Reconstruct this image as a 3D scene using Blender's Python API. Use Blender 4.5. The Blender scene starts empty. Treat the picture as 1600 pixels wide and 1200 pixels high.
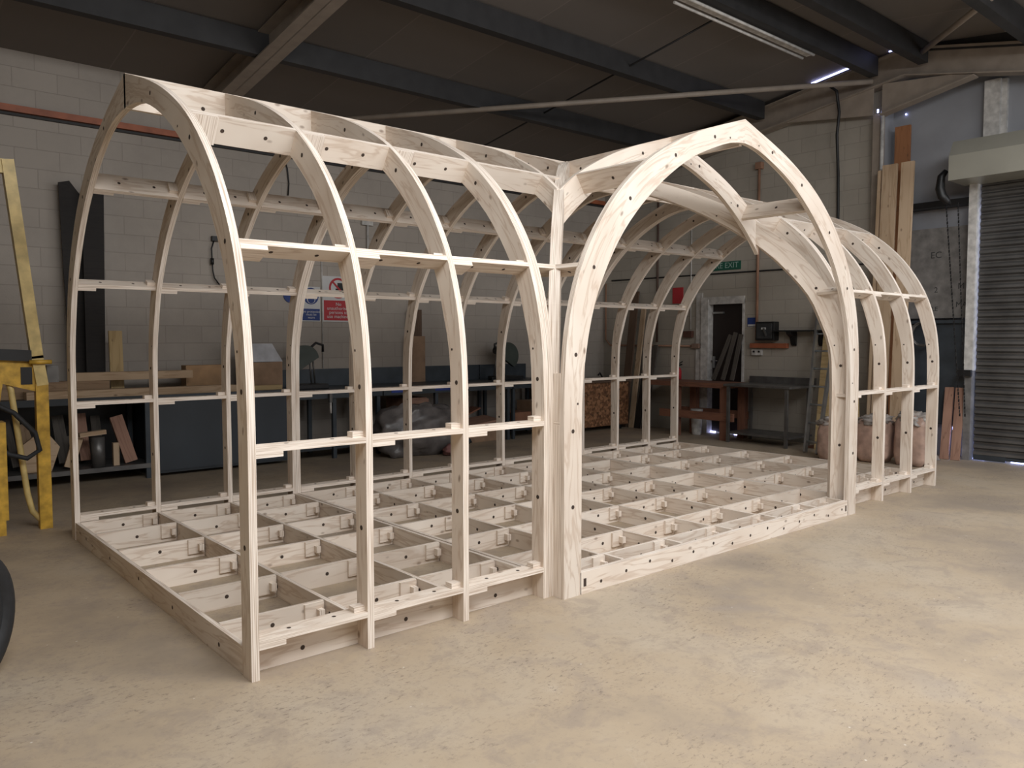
import bpy, math, random
from mathutils import Vector, Matrix, noise
random.seed(7)
C = bpy.context.scene.collection
PI = math.pi

# ------------------------------------------------------------------ materials
def new_mat(name, rough=0.7, metal=0.0):
    m = bpy.data.materials.new(name); m.use_nodes = True
    nt = m.node_tree; b = nt.nodes['Principled BSDF']
    b.inputs['Roughness'].default_value = rough; b.inputs['Metallic'].default_value = metal
    return m, nt, b
def N(nt, t, **kw):
    n = nt.nodes.new(t)
    for k, v in kw.items():
        if k in n.inputs.keys(): n.inputs[k].default_value = v
        else: setattr(n, k, v)
    return n
def ramp(nt, fac, stops):
    r = nt.nodes.new('ShaderNodeValToRGB'); e = r.color_ramp.elements
    while len(e) < len(stops): e.new(0.5)
    for i, (p, c) in enumerate(stops):
        e[i].position = p; e[i].color = (c[0], c[1], c[2], 1)
    nt.links.new(fac, r.inputs[0]); return r.outputs[0]
def mixc(nt, fac, a, b, mode='MIX'):
    m = nt.nodes.new('ShaderNodeMix'); m.data_type = 'RGBA'; m.blend_type = mode
    for i, v in ((0, fac), (6, a), (7, b)):
        if hasattr(v, 'links'): nt.links.new(v, m.inputs[i])
        elif isinstance(v, (int, float)): m.inputs[i].default_value = v
        else: m.inputs[i].default_value = (v[0], v[1], v[2], 1)
    return m.outputs[2]
def bump(nt, b, h, s=0.3, d=0.01):
    n = N(nt, 'ShaderNodeBump'); n.inputs['Strength'].default_value = s; n.inputs['Distance'].default_value = d
    nt.links.new(h, n.inputs['Height']); nt.links.new(n.outputs[0], b.inputs['Normal'])

def wood(name, light, dark, knots=True, rough=0.75, tint=0.12, gs=1.0):
    m, nt, b = new_mat(name, rough)
    uv = N(nt, 'ShaderNodeUVMap'); uv.uv_map = 'UVMap'
    oi = N(nt, 'ShaderNodeObjectInfo')
    add = N(nt, 'ShaderNodeVectorMath', operation='ADD'); nt.links.new(uv.outputs[0], add.inputs[0])
    cmb = N(nt, 'ShaderNodeCombineXYZ')
    mul = N(nt, 'ShaderNodeMath', operation='MULTIPLY'); mul.inputs[1].default_value = 37.0
    nt.links.new(oi.outputs['Random'], mul.inputs[0]); nt.links.new(mul.outputs[0], cmb.inputs[2]); nt.links.new(mul.outputs[0], cmb.inputs[0])
    nt.links.new(cmb.outputs[0], add.inputs[1])
    mp = N(nt, 'ShaderNodeMapping'); mp.inputs['Scale'].default_value = (1.5*gs, 13*gs, 1)
    nt.links.new(add.outputs[0], mp.inputs[0])
    n1 = N(nt, 'ShaderNodeTexNoise', Scale=1.0, Detail=3.0, Roughness=0.5); n1.inputs['Distortion'].default_value = 0.8
    nt.links.new(mp.outputs[0], n1.inputs['Vector'])
    sn = N(nt, 'ShaderNodeMath', operation='MULTIPLY'); sn.inputs[1].default_value = 26.0; nt.links.new(n1.outputs[0], sn.inputs[0])
    s2 = N(nt, 'ShaderNodeMath', operation='SINE'); nt.links.new(sn.outputs[0], s2.inputs[0])
    g = ramp(nt, s2.outputs[0], [(0.0, light), (0.70, [(a*.82+c*.18) for a, c in zip(light, dark)]), (1.0, [(a*.42+c*.58) for a, c in zip(light, dark)])])
    n2 = N(nt, 'ShaderNodeTexNoise', Scale=2.2, Detail=2.0); nt.links.new(add.outputs[0], n2.inputs['Vector'])
    col = mixc(nt, ramp(nt, n2.outputs[0], [(0.4, (0, 0, 0)), (0.75, (.45, .45, .45))]), g, dark)
    if knots:
        mk = N(nt, 'ShaderNodeMapping'); mk.inputs['Scale'].default_value = (5, 9, 1); nt.links.new(add.outputs[0], mk.inputs[0])
        v = N(nt, 'ShaderNodeTexVoronoi', Scale=1.0); nt.links.new(mk.outputs[0], v.inputs['Vector'])
        k = ramp(nt, v.outputs['Distance'], [(0.0, (.8, .8, .8)), (0.075, (.5, .5, .5)), (0.13, (0, 0, 0))])
        col = mixc(nt, k, col, (0.16, 0.09, 0.05))
    # per piece tint
    tn = N(nt, 'ShaderNodeMapRange'); tn.inputs['To Min'].default_value = 1 - tint; tn.inputs['To Max'].default_value = 1.0
    nt.links.new(oi.outputs['Random'], tn.inputs[0])
    hv = N(nt, 'ShaderNodeHueSaturation'); nt.links.new(tn.outputs[0], hv.inputs['Value']); nt.links.new(col, hv.inputs['Color'])
    nt.links.new(hv.outputs[0], b.inputs['Base Color'])
    bump(nt, b, n1.outputs[0], 0.12, 0.004)
    return m
def ply_edge(name, light, dark):
    m, nt, b = new_mat(name, 0.8)
    uv = N(nt, 'ShaderNodeUVMap'); uv.uv_map = 'UVMap'
    mp = N(nt, 'ShaderNodeMapping'); mp.inputs['Scale'].default_value = (3, 200, 1); nt.links.new(uv.outputs[0], mp.inputs[0])
    n = N(nt, 'ShaderNodeTexNoise', Scale=1.0, Detail=1.0); nt.links.new(mp.outputs[0], n.inputs['Vector'])
    c = ramp(nt, n.outputs[0], [(0.38, light), (0.55, [(a+c)/2 for a, c in zip(light, dark)]), (0.68, dark)])
    nt.links.new(c, b.inputs['Base Color']); return m
def plain(name, col, rough=0.6, metal=0.0, var=0.25, scale=6.0, bmp=0.0):
    m, nt, b = new_mat(name, rough, metal)
    tc = N(nt, 'ShaderNodeTexCoord')
    n = N(nt, 'ShaderNodeTexNoise', Scale=scale, Detail=4.0); nt.links.new(tc.outputs['Object'], n.inputs['Vector'])
    c = ramp(nt, n.outputs[0], [(0.3, [x*(1-var) for x in col]), (0.7, [min(1, x*(1+var*.5)) for x in col])])
    nt.links.new(c, b.inputs['Base Color'])
    if bmp: bump(nt, b, n.outputs[0], bmp, 0.01)
    return m
def emis(name, col, s):
    m, nt, b = new_mat(name)
    b.inputs['Emission Color'].default_value = (*col, 1); b.inputs['Emission Strength'].default_value = s
    return m

W_FACE = wood('pine_ply_face', (0.84, 0.745, 0.645), (0.56, 0.425, 0.32))
W_EDGE = ply_edge('pine_ply_edge', (0.87, 0.785, 0.695), (0.52, 0.41, 0.32))
W_RAIL = wood('rail_pine', (0.84, 0.74, 0.63), (0.60, 0.455, 0.335))
HOLE = plain('hole_shadow', (0.06, 0.04, 0.03), 0.9)
W_OFF = wood('offcut_pine', (0.42, 0.29, 0.18), (0.24, 0.15, 0.09))
W_TALL = wood('construction_timber', (0.62, 0.46, 0.31), (0.40, 0.26, 0.15), gs=0.7)
W_PINK = wood('pink_timber', (0.42, 0.24, 0.17), (0.25, 0.13, 0.09))
W_YEL = wood('yellow_pine', (0.62, 0.46, 0.24), (0.40, 0.27, 0.12))
W_BROWN = wood('dark_board', (0.16, 0.10, 0.065), (0.10, 0.06, 0.04), knots=False)
W_BLACK = wood('black_board', (0.022, 0.018, 0.016), (0.012, 0.01, 0.01), knots=False)
W_RED = wood('red_brown_timber', (0.25, 0.11, 0.065), (0.14, 0.06, 0.04), knots=False)
W_GREY = wood('grey_weathered_timber', (0.11, 0.095, 0.08), (0.06, 0.052, 0.045), knots=False)
W_ORANGE = wood('orange_timber', (0.40, 0.18, 0.08), (0.26, 0.11, 0.05))

def wall_mat(name, axes, col, mort, bw=0.44, bh=0.215, rough=0.65, b_s=0.35):
    m, nt, b = new_mat(name, rough)
    tc = N(nt, 'ShaderNodeTexCoord'); sp = N(nt, 'ShaderNodeSeparateXYZ'); cb = N(nt, 'ShaderNodeCombineXYZ')
    nt.links.new(tc.outputs['Object'], sp.inputs[0])
    nt.links.new(sp.outputs[axes[0]], cb.inputs[0]); nt.links.new(sp.outputs[axes[1]], cb.inputs[1])
    br = N(nt, 'ShaderNodeTexBrick', Scale=1.0); nt.links.new(cb.outputs[0], br.inputs['Vector'])
    br.inputs['Brick Width'].default_value = bw; br.inputs['Row Height'].default_value = bh
    br.inputs['Mortar Size'].default_value = 0.006; br.inputs['Mortar Smooth'].default_value = 0.6
    br.inputs['Color1'].default_value = (*col, 1); br.inputs['Color2'].default_value = (*[x*0.94 for x in col], 1)
    br.inputs['Mortar'].default_value = (*mort, 1)
    n = N(nt, 'ShaderNodeTexNoise', Scale=1.1, Detail=6.0, Roughness=0.65); nt.links.new(tc.outputs['Object'], n.inputs['Vector'])
    c = mixc(nt, ramp(nt, n.outputs[0], [(0.42, (0, 0, 0)), (0.75, (.55, .55, .55))]), br.outputs[0], [x*0.62 for x in col])
    v = N(nt, 'ShaderNodeTexVoronoi', Scale=1.3); nt.links.new(tc.outputs['Object'], v.inputs['Vector'])
    c = mixc(nt, ramp(nt, v.outputs['Distance'], [(0, (.9, .9, .9)), (0.016, (.7, .7, .7)), (0.024, (0, 0, 0))]), c, (0.03, 0.025, 0.02))
    # darker towards the bottom of the wall
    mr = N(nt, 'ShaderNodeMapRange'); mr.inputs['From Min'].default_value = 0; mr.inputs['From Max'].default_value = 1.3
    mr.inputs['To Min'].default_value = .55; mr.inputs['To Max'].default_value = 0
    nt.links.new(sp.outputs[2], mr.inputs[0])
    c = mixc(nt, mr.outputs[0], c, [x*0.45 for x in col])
    nt.links.new(c, b.inputs['Base Color'])
    n3 = N(nt, 'ShaderNodeTexNoise', Scale=60.0, Detail=3.0); nt.links.new(tc.outputs['Object'], n3.inputs['Vector'])
    ad = N(nt, 'ShaderNodeMath', operation='MULTIPLY_ADD'); ad.inputs[1].default_value = -1.0
    mm = N(nt, 'ShaderNodeMath', operation='MULTIPLY'); mm.inputs[1].default_value = 0.35; nt.links.new(n3.outputs[0], mm.inputs[0])
    nt.links.new(br.outputs['Fac'], ad.inputs[0]); nt.links.new(mm.outputs[0], ad.inputs[2])
    bump(nt, b, ad.outputs[0], b_s, 0.012)
    return m
BLOCK_B = wall_mat('painted_block_back', (0, 2), (0.45, 0.40, 0.35), (0.36, 0.32, 0.28))
BLOCK_R = wall_mat('painted_block_right', (1, 2), (0.46, 0.42, 0.36), (0.36, 0.325, 0.28))

def floor_mat():
    m, nt, b = new_mat('worn_screed', 0.6)
    tc = N(nt, 'ShaderNodeTexCoord'); O = tc.outputs['Object']
    def nz(scale, det, ro, dist=0.0, vec=None):
        n = N(nt, 'ShaderNodeTexNoise', Scale=scale, Detail=det, Roughness=ro); n.inputs['Distortion'].default_value = dist
        nt.links.new(vec or O, n.inputs['Vector']); return n.outputs[0]
    c = ramp(nt, nz(.7, 5.0, .6), [(0.35, (0.30, 0.245, 0.19)), (0.50, (0.415, 0.33, 0.235)), (0.66, (0.45, 0.375, 0.285))])
    n2 = nz(4.0, 9.0, .75, .4)
    c = mixc(nt, ramp(nt, n2, [(0.38, (.55, .55, .55)), (0.50, (0, 0, 0))]), c, (0.30, 0.245, 0.20))
    c = mixc(nt, ramp(nt, n2, [(0.60, (0, 0, 0)), (0.72, (.28, .28, .28))]), c, (0.60, 0.53, 0.44))
    c = mixc(nt, ramp(nt, nz(1.1, 3.0, .6, .8), [(0.60, (0, 0, 0)), (0.72, (.45, .45, .45))]), c, (0.33, 0.28, 0.24))
    mp = N(nt, 'ShaderNodeMapping'); mp.inputs['Scale'].default_value = (13, 30, 1); mp.inputs['Rotation'].default_value = (0, 0, -0.35)
    nt.links.new(O, mp.inputs[0])
    k1 = ramp(nt, nz(1.6, 6.0, .8, .3, mp.outputs[0]), [(0.565, (0, 0, 0)), (0.61, (.7, .7, .7))])
    k2 = ramp(nt, nz(1.2, 4.0, .6), [(0.45, (0, 0, 0)), (0.58, (1, 1, 1))])
    c = mixc(nt, mixc(nt, 1.0, k1, k2, 'MULTIPLY'), c, (0.14, 0.11, 0.09))
    c = mixc(nt, ramp(nt, nz(26, 6.0, .8), [(0.36, (.5, .5, .5)), (0.46, (0, 0, 0))]), c, (0.28, 0.23, 0.18))
    n4 = N(nt, 'ShaderNodeTexVoronoi', Scale=7.0); nt.links.new(O, n4.inputs['Vector'])
    c = mixc(nt, ramp(nt, n4.outputs['Distance'], [(0, (.9, .9, .9)), (0.045, (0, 0, 0))]), c, (0.80, 0.76, 0.70))
    nt.links.new(c, b.inputs['Base Color'])
    bump(nt, b, n2, 0.25, 0.005)
    return m
FLOOR = floor_mat()

def roof_mat():
    m, nt, b = new_mat('roof_lining', 0.8)
    tc = N(nt, 'ShaderNodeTexCoord'); br = N(nt, 'ShaderNodeTexBrick', Scale=1.0)
    sp = N(nt, 'ShaderNodeSeparateXYZ'); nt.links.new(tc.outputs['Object'], sp.inputs[0])
    cb = N(nt, 'ShaderNodeCombineXYZ'); nt.links.new(sp.outputs[1], cb.inputs[0]); nt.links.new(sp.outputs[0], cb.inputs[1])
    nt.links.new(cb.outputs[0], br.inputs['Vector'])
    br.inputs['Brick Width'].default_value = 40; br.inputs['Row Height'].default_value = 1.2; br.inputs['Mortar Size'].default_value = 0.008
    br.inputs['Color1'].default_value = (0.205, 0.182, 0.165, 1); br.inputs['Color2'].default_value = (0.185, 0.165, 0.15, 1)
    br.inputs['Mortar'].default_value = (0.25, 0.22, 0.20, 1)
    nt.links.new(br.outputs[0], b.inputs['Base Color']); return m
ROOF = roof_mat()
PURLIN = plain('purlin_paint', (0.030, 0.029, 0.030), 0.6)
BEIGE = plain('beige_steel', (0.34, 0.285, 0.235), 0.55, var=0.15)
GREYP = plain('grey_cladding', (0.34, 0.35, 0.38), 0.6, var=0.12, scale=2)
GREYB = plain('grey_board', (0.20, 0.19, 0.18), 0.75, var=0.35, scale=9)
WHITE = plain('white_paint', (0.62, 0.60, 0.57), 0.55, var=0.3, scale=12)
ORANGE = plain('orange_red_paint', (0.42, 0.13, 0.06), 0.5, var=0.3)
RUST = plain('rusty_pipe_paint', (0.36, 0.20, 0.13), 0.6)
BLACK = plain('black_plastic', (0.012, 0.012, 0.013), 0.45)
RUBBER = plain('black_rubber', (0.02, 0.021, 0.023), 0.7, bmp=0.2, scale=30)
YELLOW = plain('yellow_paint', (0.62, 0.37, 0.05), 0.4, var=0.4, scale=14)
YPALE = plain('worn_pale_yellow', (0.66, 0.50, 0.20), 0.45, var=0.3, scale=10)
BLUEG = plain('blue_grey_steel', (0.055, 0.068, 0.082), 0.4, 0.2, var=0.3, scale=5)
DARKC = plain('dark_cabinet', (0.035, 0.043, 0.052), 0.5, var=0.2, scale=3)
STEEL = plain('dull_steel', (0.16, 0.155, 0.15), 0.4, 0.55, var=0.3)
ALU = plain('aluminium', (0.42, 0.43, 0.43), 0.35, 0.8, var=0.2)
SHUT = plain('shutter_steel', (0.16, 0.155, 0.15), 0.4, 0.6, var=0.3, scale=3)
BOXM = plain('shutter_box_steel', (0.50, 0.49, 0.42), 0.38, 0.45, var=0.12, scale=1.5)
CARD = plain('cardboard', (0.34, 0.22, 0.14), 0.8)
PLASTIC = plain('clear_polythene', (0.40, 0.36, 0.33), 0.25, var=0.4, scale=9)
PINKP = plain('pinkish_wrap', (0.50, 0.34, 0.27), 0.35, var=0.35, scale=8)
MIRROR = plain('worn_blue_sheet', (0.02, 0.05, 0.30), 0.4)
RED = plain('red_print', (0.50, 0.03, 0.04), 0.5, var=0.1)
BLUE = plain('blue_print', (0.02, 0.05, 0.22), 0.5, var=0.1)
GREEN = plain('green_print', (0.015, 0.11, 0.07), 0.5, var=0.1)
SIGNW = plain('sign_white', (0.66, 0.66, 0.66), 0.5, var=0.05)
DGREEN = plain('machine_green', (0.06, 0.075, 0.065), 0.5)
SKYG = emis('daylight_gap_glow', (0.45, 0.50, 1.0), 6.0)
def osb():
    m, nt, b = new_mat('strand_board', 0.7)
    tc = N(nt, 'ShaderNodeTexCoord'); v = N(nt, 'ShaderNodeTexVoronoi', Scale=26.0); v.inputs['Randomness'].default_value = 1
    nt.links.new(tc.outputs['Object'], v.inputs['Vector'])
    sp = N(nt, 'ShaderNodeSeparateColor'); nt.links.new(v.outputs['Color'], sp.inputs[0])
    nt.links.new(ramp(nt, sp.outputs[0], [(0, (0.10, 0.045, 0.02)), (.5, (0.24, 0.11, 0.05)), (1, (0.40, 0.20, 0.10))]), b.inputs['Base Color'])
    return m
OSB = osb()

# ------------------------------------------------------------------ mesh builder
class MB:
    def __init__(s): s.v = []; s.f = []; s.m = []; s.uv = []; s.smooth = []
    def face(s, pts, uvs=None, mat=0, smooth=False):
        b = len(s.v); s.v += [tuple(p) for p in pts]; s.f.append(tuple(range(b, b+len(pts))))
        s.uv.append(uvs or [(0, 0)]*len(pts)); s.m.append(mat); s.smooth.append(smooth)
    def obox(s, c, ax, ay, az, mat=0, edge=None):
        """box: centre c, half-axis vectors; grain along the longest"""
        c = Vector(c); A = [Vector(ax), Vector(ay), Vector(az)]
        L = [a.length for a in A]; order = sorted(range(3), key=lambda i: -L[i])
        o = random.random()*5
        for i in range(3):
            for sg in (1, -1):
                j, k = (i+1) % 3, (i+2) % 3
                u, w = (j, k) if L[j] >= L[k] else (k, j)
                q = [(1, 1), (-1, 1), (-1, -1), (1, -1)]
                if sg < 0: q = q[::-1]
                P = [c+A[i]*sg+A[j]*a+A[k]*b for a, b in q]
                U = []
                for a, b in q:
                    d = {j: a, k: b}; U.append((d[u]*L[u]+o, d[w]*L[w]+o*.3+i*.37))
                mm = mat
                if edge is not None and i != order[2]: mm = edge
                s.face(P, U, mm)
        return s
    def box(s, x0, x1, y0, y1, z0, z1, mat=0, edge=None):
        return s.obox(((x0+x1)/2, (y0+y1)/2, (z0+z1)/2), (abs(x1-x0)/2, 0, 0), (0, abs(y1-y0)/2, 0), (0, 0, abs(z1-z0)/2), mat, edge)
    def bar(s, a, b, w, h, up=(0, 0, 1), mat=0, edge=None):
        a, b = Vector(a), Vector(b); d = b-a; l = d.length; d.normalize()
        sd = d.cross(Vector(up)).normalized(); u = sd.cross(d).normalized()
        return s.obox((a+b)/2, d*l/2, sd*w/2, u*h/2, mat, edge)
    def strip(s, outer, inner, off, mat=0, edge=1, edgeuv=0.04):
        """closed band between two point lists, extruded by vector off"""
        off = Vector(off); n = len(outer); L = 0; o = random.random()*9
        O = [Vector(p) for p in outer]; I = [Vector(p) for p in inner]; us = [0]
        for i in range(1, n): us.append(us[-1]+(O[i]-O[i-1]).length)
        for i in range(n-1):
            u0, u1 = us[i]+o, us[i+1]+o; w = (O[i]-I[i]).length
            s.face([O[i], O[i+1], I[i+1], I[i]], [(u0, 0+o), (u1, 0+o), (u1, w+o), (u0, w+o)], mat)
            s.face([p+off for p in (I[i], I[i+1], O[i+1], O[i])], [(u0, w+o), (u1, w+o), (u1, o), (u0, o)], mat)
            s.face([O[i]+off, O[i+1]+off, O[i+1], O[i]], [(u0, edgeuv), (u1, edgeuv), (u1, 0), (u0, 0)], edge)
            s.face([I[i], I[i+1], I[i+1]+off, I[i]+off], [(u0, 0), (u1, 0), (u1, edgeuv), (u0, edgeuv)], edge)
        for k in (0, n-1):
            s.face([O[k], I[k], I[k]+off, O[k]+off], [(0, 0), (.1, 0), (.1, edgeuv), (0, edgeuv)], edge)
        return s
    def disc(s, c, nrm, r=0.012, mat=2, n=10):
        c = Vector(c); z = Vector(nrm).normalized(); x = z.orthogonal().normalized(); y = z.cross(x)
        s.face([c+x*r*math.cos(2*PI*i/n)+y*r*math.sin(2*PI*i/n)+z*0.0008 for i in range(n)], None, mat); return s
    def tube(s, path, r, n=10, mat=0, cap=True):
        P = [Vector(p) for p in path]; rings = []; up = None
        R = r if isinstance(r, (list, tuple)) else [r]*len(P)
        for i, p in enumerate(P):
            t = (P[min(i+1, len(P)-1)]-P[max(i-1, 0)]).normalized()
            if up is None: up = t.orthogonal().normalized()
            up = (up-t*up.dot(t)).normalized(); sd = t.cross(up)
            rings.append([p+(up*math.cos(2*PI*k/n)+sd*math.sin(2*PI*k/n))*R[i] for k in range(n)])
        for a, b in zip(rings, rings[1:]):
            for k in range(n): s.face([a[k], a[(k+1) % n], b[(k+1) % n], b[k]], None, mat, True)
        if cap: s.face(rings[0][::-1], None, mat); s.face(rings[-1], None, mat)
        return s
    def poly(s, pts, off, mat=0):
        off = Vector(off); P = [Vector(p) for p in pts]; Q = [p+off for p in P]
        s.face(P[::-1], [(p.x+p.y, p.z) for p in P[::-1]], mat); s.face(Q, [(p.x+p.y, p.z) for p in Q], mat)
        for i in range(len(P)):
            j = (i+1) % len(P); s.face([P[i], P[j], Q[j], Q[i]], [(0, 0), (.2, 0), (.2, .03), (0, .03)], mat)
        return s
    def blob(s, c, r, seed=0, amp=0.12, p=0.7, nu=28, nv=18, mat=0, zmin=None, freq=2.2):
        c = Vector(c)
        def pt(i, j):
            th = 2*PI*i/nu; ph = -PI/2+PI*j/nv
            f = lambda x: math.copysign(abs(x)**p, x)
            q = Vector((f(math.cos(ph))*f(math.cos(th)), f(math.cos(ph))*f(math.sin(th)), f(math.sin(ph))))
            k = 1+amp*noise.noise(q*freq+Vector((seed*7.1, 0, 0)))+amp*.5*noise.noise(q*freq*3+Vector((0, seed*3.3, 0)))
            w = c+Vector((q.x*r[0], q.y*r[1], q.z*r[2]))*k
            if zmin is not None: w.z = max(w.z, zmin)
            return w
        for i in range(nu):
            for j in range(nv):
                if j == 0: P = [pt(i, 0), pt(i+1, 1), pt(i, 1)]
                elif j == nv-1: P = [pt(i, j), pt(i+1, j), pt(i, nv)]
                else: P = [pt(i, j), pt(i+1, j), pt(i+1, j+1), pt(i, j+1)]
                s.face(P, None, mat, True)
        return s

def obj(name, mb, mats, parent=None, bevel=0.0):
    me = bpy.data.meshes.new(name)
    org = parent_world(parent)
    me.from_pydata([(v[0]-org[0], v[1]-org[1], v[2]-org[2]) for v in mb.v], [], mb.f)
    for m in (mats if isinstance(mats, (list, tuple)) else [mats]): me.materials.append(m)
    for i, p in enumerate(me.polygons): p.material_index = mb.m[i]; p.use_smooth = mb.smooth[i]
    ul = me.uv_layers.new(name='UVMap'); k = 0
    for u in mb.uv:
        for c in u: ul.data[k].uv = c; k += 1
    if any(mb.smooth):
        import bmesh
        bm = bmesh.new(); bm.from_mesh(me); bmesh.ops.remove_doubles(bm, verts=bm.verts, dist=1e-5); bm.to_mesh(me); bm.free()
    o = bpy.data.objects.new(name, me); C.objects.link(o); o.parent = parent
    if bevel:
        import bmesh
        bm = bmesh.new(); bm.from_mesh(me); bmesh.ops.remove_doubles(bm, verts=bm.verts, dist=1e-5); bm.to_mesh(me); bm.free()
        b = o.modifiers.new('bevel', 'BEVEL'); b.width = bevel; b.segments = 2; b.limit_method = 'ANGLE'
    return o
def parent_world(p):
    x = Vector((0, 0, 0))
    while p is not None: x = x+p.location; p = p.parent
    return x
def thing(name, label, cat, loc=(0, 0, 0), group=None):
    o = bpy.data.objects.new(name, None); C.objects.link(o); o.location = loc; o.empty_display_size = .1
    return tag(o, label, cat, group)
def tag(o, label, cat, group=None):
    o['label'] = label; o['category'] = cat
    if group: o['group'] = group
    return o
def struct(name, mb, mats, parent=None):
    o = obj(name, mb, mats, parent)
    if parent is None: o['kind'] = 'structure'
    return o
def text(body, parent, loc, size, mat, rot, name='lettering', align='CENTER', sx=1.0):
    cu = bpy.data.curves.new(name, 'FONT'); cu.body = body; cu.size = size; cu.align_x = align; cu.align_y = 'CENTER'
    cu.extrude = 0.0006; cu.space_line = 0.85; cu.materials.append(mat)
    tmp = bpy.data.objects.new('tmp_text', cu); C.objects.link(tmp); bpy.context.view_layer.update()
    me = bpy.data.meshes.new_from_object(tmp.evaluated_get(bpy.context.evaluated_depsgraph_get())); bpy.data.objects.remove(tmp)
    if not me.materials: me.materials.append(mat)
    o = bpy.data.objects.new(name, me); C.objects.link(o); o.parent = parent
    o.location = Vector(loc)-parent_world(parent); o.rotation_euler = rot; o.scale = (sx, 1, 1); return o

# ------------------------------------------------------------------ timber frame
D = 3.493; HD = D/2; H = 3.14
OUT = [(0, 0), (0, .6), (0, 1.25), (.015, 1.5), (.05, 1.72), (.134, 1.99), (.27, 2.24), (.45, 2.47), (.7, 2.69), (.95, 2.84), (1.25, 2.975), (HD, H)]
INN = [(.105, 0), (.105, .6), (.108, 1.25), (.125, 1.5), (.172, 1.68), (.25, 1.92), (.385, 2.15), (.55, 2.36), (.79, 2.575), (1.02, 2.73), (1.30, 2.86), (1.52, 2.918), (HD, 2.935)]
GIN = [(.142, 0), (.142, .6), (.148, 1.25), (.18, 1.5), (.225, 1.70), (.30, 1.90), (.49, 2.22), (.78, 2.52), (1.12, 2.76), (1.40, 2.885), (1.60, 2.950), (HD, 2.968)]
def dense(T, n=10):
    P = [Vector((a, b)) for a, b in T]; P = [P[0]*2-P[1]]+P+[P[-1]*2-P[-2]]; R = []
    for i in range(1, len(P)-2):
        a, b, c, d = P[i-1:i+3]
        t0 = 0; t1 = t0+max((b-a).length, 1e-4)**.5; t2 = t1+(c-b).length**.5; t3 = t2+max((d-c).length, 1e-4)**.5
        for k in range(n):
            t = t1+(t2-t1)*k/n
            A1 = a*(t1-t)/(t1-t0)+b*(t-t0)/(t1-t0); A2 = b*(t2-t)/(t2-t1)+c*(t-t1)/(t2-t1); A3 = c*(t3-t)/(t3-t2)+d*(t-t2)/(t3-t2)
            B1 = A1*(t2-t)/(t2-t0)+A2*(t-t0)/(t2-t0); B2 = A2*(t3-t)/(t3-t1)+A3*(t-t1)/(t3-t1)
            R.append(B1*(t2-t)/(t2-t1)+B2*(t-t1)/(t2-t1))
    R.append(P[-2]); return R
OD, ID, GD = dense(OUT), dense(INN), dense(GIN)
def clip(T, dmin):
    for i, p in enumerate(T):
        if p.x >= dmin and i > 0:
            q = T[i-1]; k = (dmin-q.x)/max(p.x-q.x, 1e-6); return [q+(p-q)*k]+T[i:]
        if p.x >= dmin: return T[i:]
    return T[-1:]
def resample(T, n):
    L = [0]
    for a, b in zip(T, T[1:]): L.append(L[-1]+(b-a).length)
    R = []; j = 0
    for k in range(n):
        t = L[-1]*k/(n-1)
        while j < len(T)-2 and L[j+1] < t: j += 1
        w = (t-L[j])/max(L[j+1]-L[j], 1e-9); R.append(T[j]+(T[j+1]-T[j])*w)
    return R
def band(dmin=0, inner=ID, n=40):
    if dmin <= 0: return resample(OD, n), resample(inner, n)
    return resample(clip(OD, dmin), n), resample(clip(inner, dmin+0.001), n)
def at_level(d=None, z=None, T=OD):
    for a, b in zip(T, T[1:]):
        if (d is not None and b.x >= d) or (z is not None and b.y >= z):
            k = (d-a.x)/max(b.x-a.x, 1e-9) if d is not None else (z-a.y)/(b.y-a.y)
            p = a+(b-a)*k; t = (b-a).normalized(); return p, t, Vector((t.y, -t.x))
frame = thing('timber_building_frame', 'pale pine framework of curved ribs with a gabled front arch standing on the floor', 'building frame', (3.7, HD, 0))
FM = [W_FACE, W_EDGE, HOLE]
T = 0.038
GX0, GX1 = 1.876, 5.505; GC = (GX0+GX1)/2; GH = (GX1-GX0)/2; GY0, GY1 = -0.095, -0.057
def holes(mb, O, I, mapf, nrm, off, ks=(6, 13, 20, 27, 34), r=0.013):
    for k in ks:
        if k < len(O):
            q = mapf((O[k]*.5+I[k]*.5)); mb.disc(q, [-c for c in nrm], r); mb.disc(Vector(q)+Vector(off), nrm, r)
            if k+2 < len(O) and k % 2:
                q = mapf((O[k+2]*.25+I[k+2]*.75)); mb.disc(q, [-c for c in nrm], r*.55); mb.disc(Vector(q)+Vector(off), nrm, r*.55)
def full_rib(x, t=T):
    mb = MB(); o, i = band()
    f = lambda p: (x, p.x, p.y); b = lambda p: (x, D-p.x, p.y)
    mb.strip([f(p) for p in o]+[b(p) for p in o[::-1]][1:], [f(p) for p in i]+[b(p) for p in i[::-1]][1:], (t, 0, 0), edgeuv=t)
    holes(mb, o, i, f, (1, 0, 0), (t, 0, 0)); holes(mb, o, i, b, (1, 0, 0), (t, 0, 0))
    return obj('arched_rib', mb, FM, frame)
def half_rib(x, side, dmin=0, t=T):
    mb = MB(); o, i = band(dmin, n=30)
    f = (lambda p: (x, p.x, p.y)) if side == 'f' else (lambda p: (x, D-p.x, p.y))
    mb.strip([f(p) for p in o], [f(p) for p in i], (t, 0, 0), edgeuv=t)
    holes(mb, o, i, f, (1, 0, 0), (t, 0, 0), ks=(5, 12, 19, 25) if dmin <= 0 else (8, 20))
    return obj('arched_rib' if dmin <= 0 else 'short_rib', mb, FM, frame)
LX = [0, .6, 1.2, 1.8]; RX = [5.59, 6.22, 6.84, 7.44]
for x in LX+[1.8+T+.002, 5.55]+RX: full_rib(x)
CX = [2.45, 3.07, 3.69-T/2, 4.31, 4.93]
for x in CX:
    half_rib(x, 'b')
    dg = (x-GX0)/GH*HD if x < GC else (GX1-x)/GH*HD
    if dg < HD-.3: half_rib(x, 'f', dg+.02)
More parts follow.
